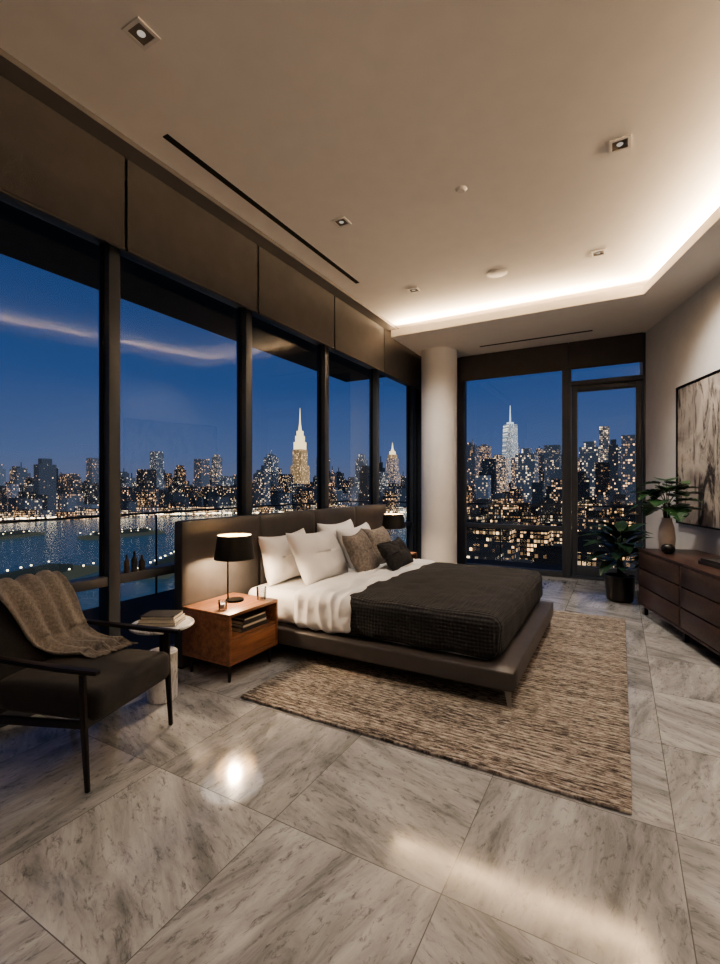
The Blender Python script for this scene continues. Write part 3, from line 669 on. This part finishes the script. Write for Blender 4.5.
def stack(name,b,r,levels,mats,idx,spire):
    x,y=pol(b,r); bm=bmesh.new(); lay=bm.loops.layers.color.new('bcol'); z0=G
    for (w,z1),mi in zip(levels,idx):
        _,fs=bmbox(bm,x-w/2,x+w/2,y-w/2,y+w/2,z0,z1,mi)
        for f in fs:
            for l in f.loops: l[lay]=(0.65,0.5,1,1)
        z0=z1
    n0=len(bm.faces); bmtube(bm,[(x,y,z0),(x,y,spire[0]),(x,y,spire[1])],[spire[2],spire[2]*0.45,0.6],10)
    bm.faces.ensure_lookup_table()
    for f in bm.faces[n0:]: f.material_index=1
    return finish(name,bm,mats)
stack('art_deco_skyscraper',-36.55,1512,[(60,0),(44,60),(34,112),(29,136),(22,156),(16,172)],[M_city,M_crown,M_crown2],[0,2,2,1,1,1],(196,246,6.5))
stack('needle_skyscraper',-25.2,1700,[(46,40),(34,92),(26,108),(17,120)],[M_city,M_crown,M_crown2],[0,0,2,1],(132,152,7))
x,y=pol(-11.3,1990); bm=bmesh.new(); lay=bm.loops.layers.color.new('bcol')
s=30; B=[bm.verts.new((x+s*a,y+s*b_,G)) for a,b_ in ((-1,-1),(1,-1),(1,1),(-1,1))]; B2=[bm.verts.new((x+s*a,y+s*b_,0)) for a,b_ in ((-1,-1),(1,-1),(1,1),(-1,1))]
T_=[bm.verts.new((x+28*a,y+28*b_,243)) for a,b_ in ((0,-1),(1,0),(0,1),(-1,0))]
for i in range(4):
    j=(i+1)%4; bm.faces.new((B[i],B[j],B2[j],B2[i])); bm.faces.new((B2[i],B2[j],T_[i])); bm.faces.new((B2[j],T_[j],T_[i]))
bm.faces.new(T_)
for f in bm.faces:
    for l in f.loops: l[lay]=(0.75,0.9,1,1)
n0=len(bm.faces); bmtube(bm,[(x,y,243),(x,y,252),(x,y,253),(x,y,321)],[14,14,3.5,1.2],10); bm.faces.ensure_lookup_table()
for f in bm.faces[n0:]: f.material_index=1
finish('glass_prism_skyscraper',bm,[M_wtc,emis('mast_light',(0.8,0.9,1,1),1.0,False)])
def landmat():
    m,nt=newmat('city_ground'); v=mapping(nt,(1,1,1))
    vo=nd(nt,'ShaderNodeTexVoronoi',{'Vector':v,'Scale':0.07}); wn=nd(nt,'ShaderNodeTexWhiteNoise',{'Vector':vo.outputs['Color']},noise_dimensions='3D')
    f=mth(nt,'MULTIPLY',mth(nt,'LESS_THAN',vo.outputs[0],0.2),wn.outputs[0])
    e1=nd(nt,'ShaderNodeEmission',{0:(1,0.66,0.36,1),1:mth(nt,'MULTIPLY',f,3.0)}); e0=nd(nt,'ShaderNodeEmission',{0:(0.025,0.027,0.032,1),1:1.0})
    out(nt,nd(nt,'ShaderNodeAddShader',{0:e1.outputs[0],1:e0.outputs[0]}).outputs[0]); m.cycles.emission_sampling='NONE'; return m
M_land=landmat()
def sector(name,b0,b1,r0,r1,z,mat,n=40):
    bm=bmesh.new(); A=[bm.verts.new((*pol(b0+(b1-b0)*i/n,r0),z)) for i in range(n+1)]; Bv=[bm.verts.new((*pol(b0+(b1-b0)*i/n,r1),z)) for i in range(n+1)]
    for i in range(n): bm.faces.new((A[i],A[i+1],Bv[i+1],Bv[i]))
    bmesh.ops.recalc_face_normals(bm,faces=bm.faces[:]); return finish(name,bm,mat)
sector('far_shore_ground',-110,-18,940,9000,G+0.6,M_land); sector('city_ground',-18,60,40,9000,G+0.6,M_land)
def watermat():
    m,nt=newmat('river_water'); v=mapping(nt,(0.05,0.05,0.05))
    n1=nd(nt,'ShaderNodeTexNoise',{'Vector':v,'Scale':3.0,'Detail':6.0})
    bp=nd(nt,'ShaderNodeBump',{'Height':n1.outputs[0],'Strength':0.5,'Distance':2.5})
    b=nd(nt,'ShaderNodeBsdfPrincipled',{'Base Color':(0.006,0.02,0.04,1),'Roughness':0.16,'Normal':bp.outputs[0],'Emission Color':(0.012,0.034,0.060,1),'Emission Strength':1.0}); out(nt,b.outputs[0]); m.cycles.emission_sampling='NONE'; return m  # faint blue emission put into the water to brighten it
sector('river',-180,60,0.5,4000,G,watermat(),80)
pier=empty('pier'); M_pier=emis('pier_deck',(0.06,0.065,0.055,1),1.0,False); M_shed=emis('pier_shed',(0.028,0.034,0.036,1),1.0,False)
for (b0,r0,b1,r1,w) in ((-70,325,-60.3,392,40),(-53.5,330,-49,420,22),(-60,600,-52.5,640,26),(-69,640,-64,690,24)):
    p=Vector(pol(b0,r0)); q=Vector(pol(b1,r1)); t=(q-p).normalized(); nn=Vector((-t.y,t.x))*w/2
    prism('deck',[tuple(p-nn),tuple(q-nn),tuple(q+nn),tuple(p+nn)],G,G+3,M_pier,pier)
    p2=p.lerp(q,0.15); q2=p.lerp(q,0.8); n2=nn*0.45
    prism('shed',[tuple(p2-n2),tuple(q2-n2),tuple(q2+n2),tuple(p2+n2)],G+3,G+7,M_shed,pier)
    bm=bmesh.new(); ln=(q-p).length
    for i in range(int(ln/11)):
        for sg in (-1,1):
            c=p+t*(i*11+random.uniform(0,6))+nn*sg*0.9; s=random.uniform(0.25,0.5); bmbox(bm,c.x-s,c.x+s,c.y-s,c.y+s,G+6,G+6.8)
    finish('deck_lamps',bm,M_dot,pier)
# ------------------------------------------------------------------ world
W=D.worlds.new('dusk_sky'); S.world=W; W.use_nodes=True; nt=W.node_tree; nt.nodes.clear()
tc=nd(nt,'ShaderNodeTexCoord'); sp=nd(nt,'ShaderNodeSeparateXYZ',{0:tc.outputs['Generated']})
cc=ramp(nt,sp.outputs[2],[(0.0,(0.125,0.145,0.235,1)),(0.06,(0.09,0.13,0.26,1)),(0.2,(0.040,0.085,0.23,1)),(0.5,(0.015,0.045,0.145,1)),(1.0,(0.006,0.02,0.07,1))])
bg=nd(nt,'ShaderNodeBackground',{0:cc,1:1.0}); nd(nt,'ShaderNodeOutputWorld',{0:bg.outputs[0]})
try: S.view_settings.look='AgX - Medium High Contrast'
except Exception: pass
# ------------------------------------------------------------------ camera
cam=D.cameras.new('camera'); co=D.objects.new('camera',cam); COL.objects.link(co)
cam.sensor_fit='HORIZONTAL'; cam.sensor_width=36; cam.lens=465/720*36; cam.shift_y=2/720; cam.clip_end=20000; cam.clip_start=0.05
co.location=(0,0,1.5); co.rotation_euler=(pi/2,0,math.radians(29.2))
S.camera=co
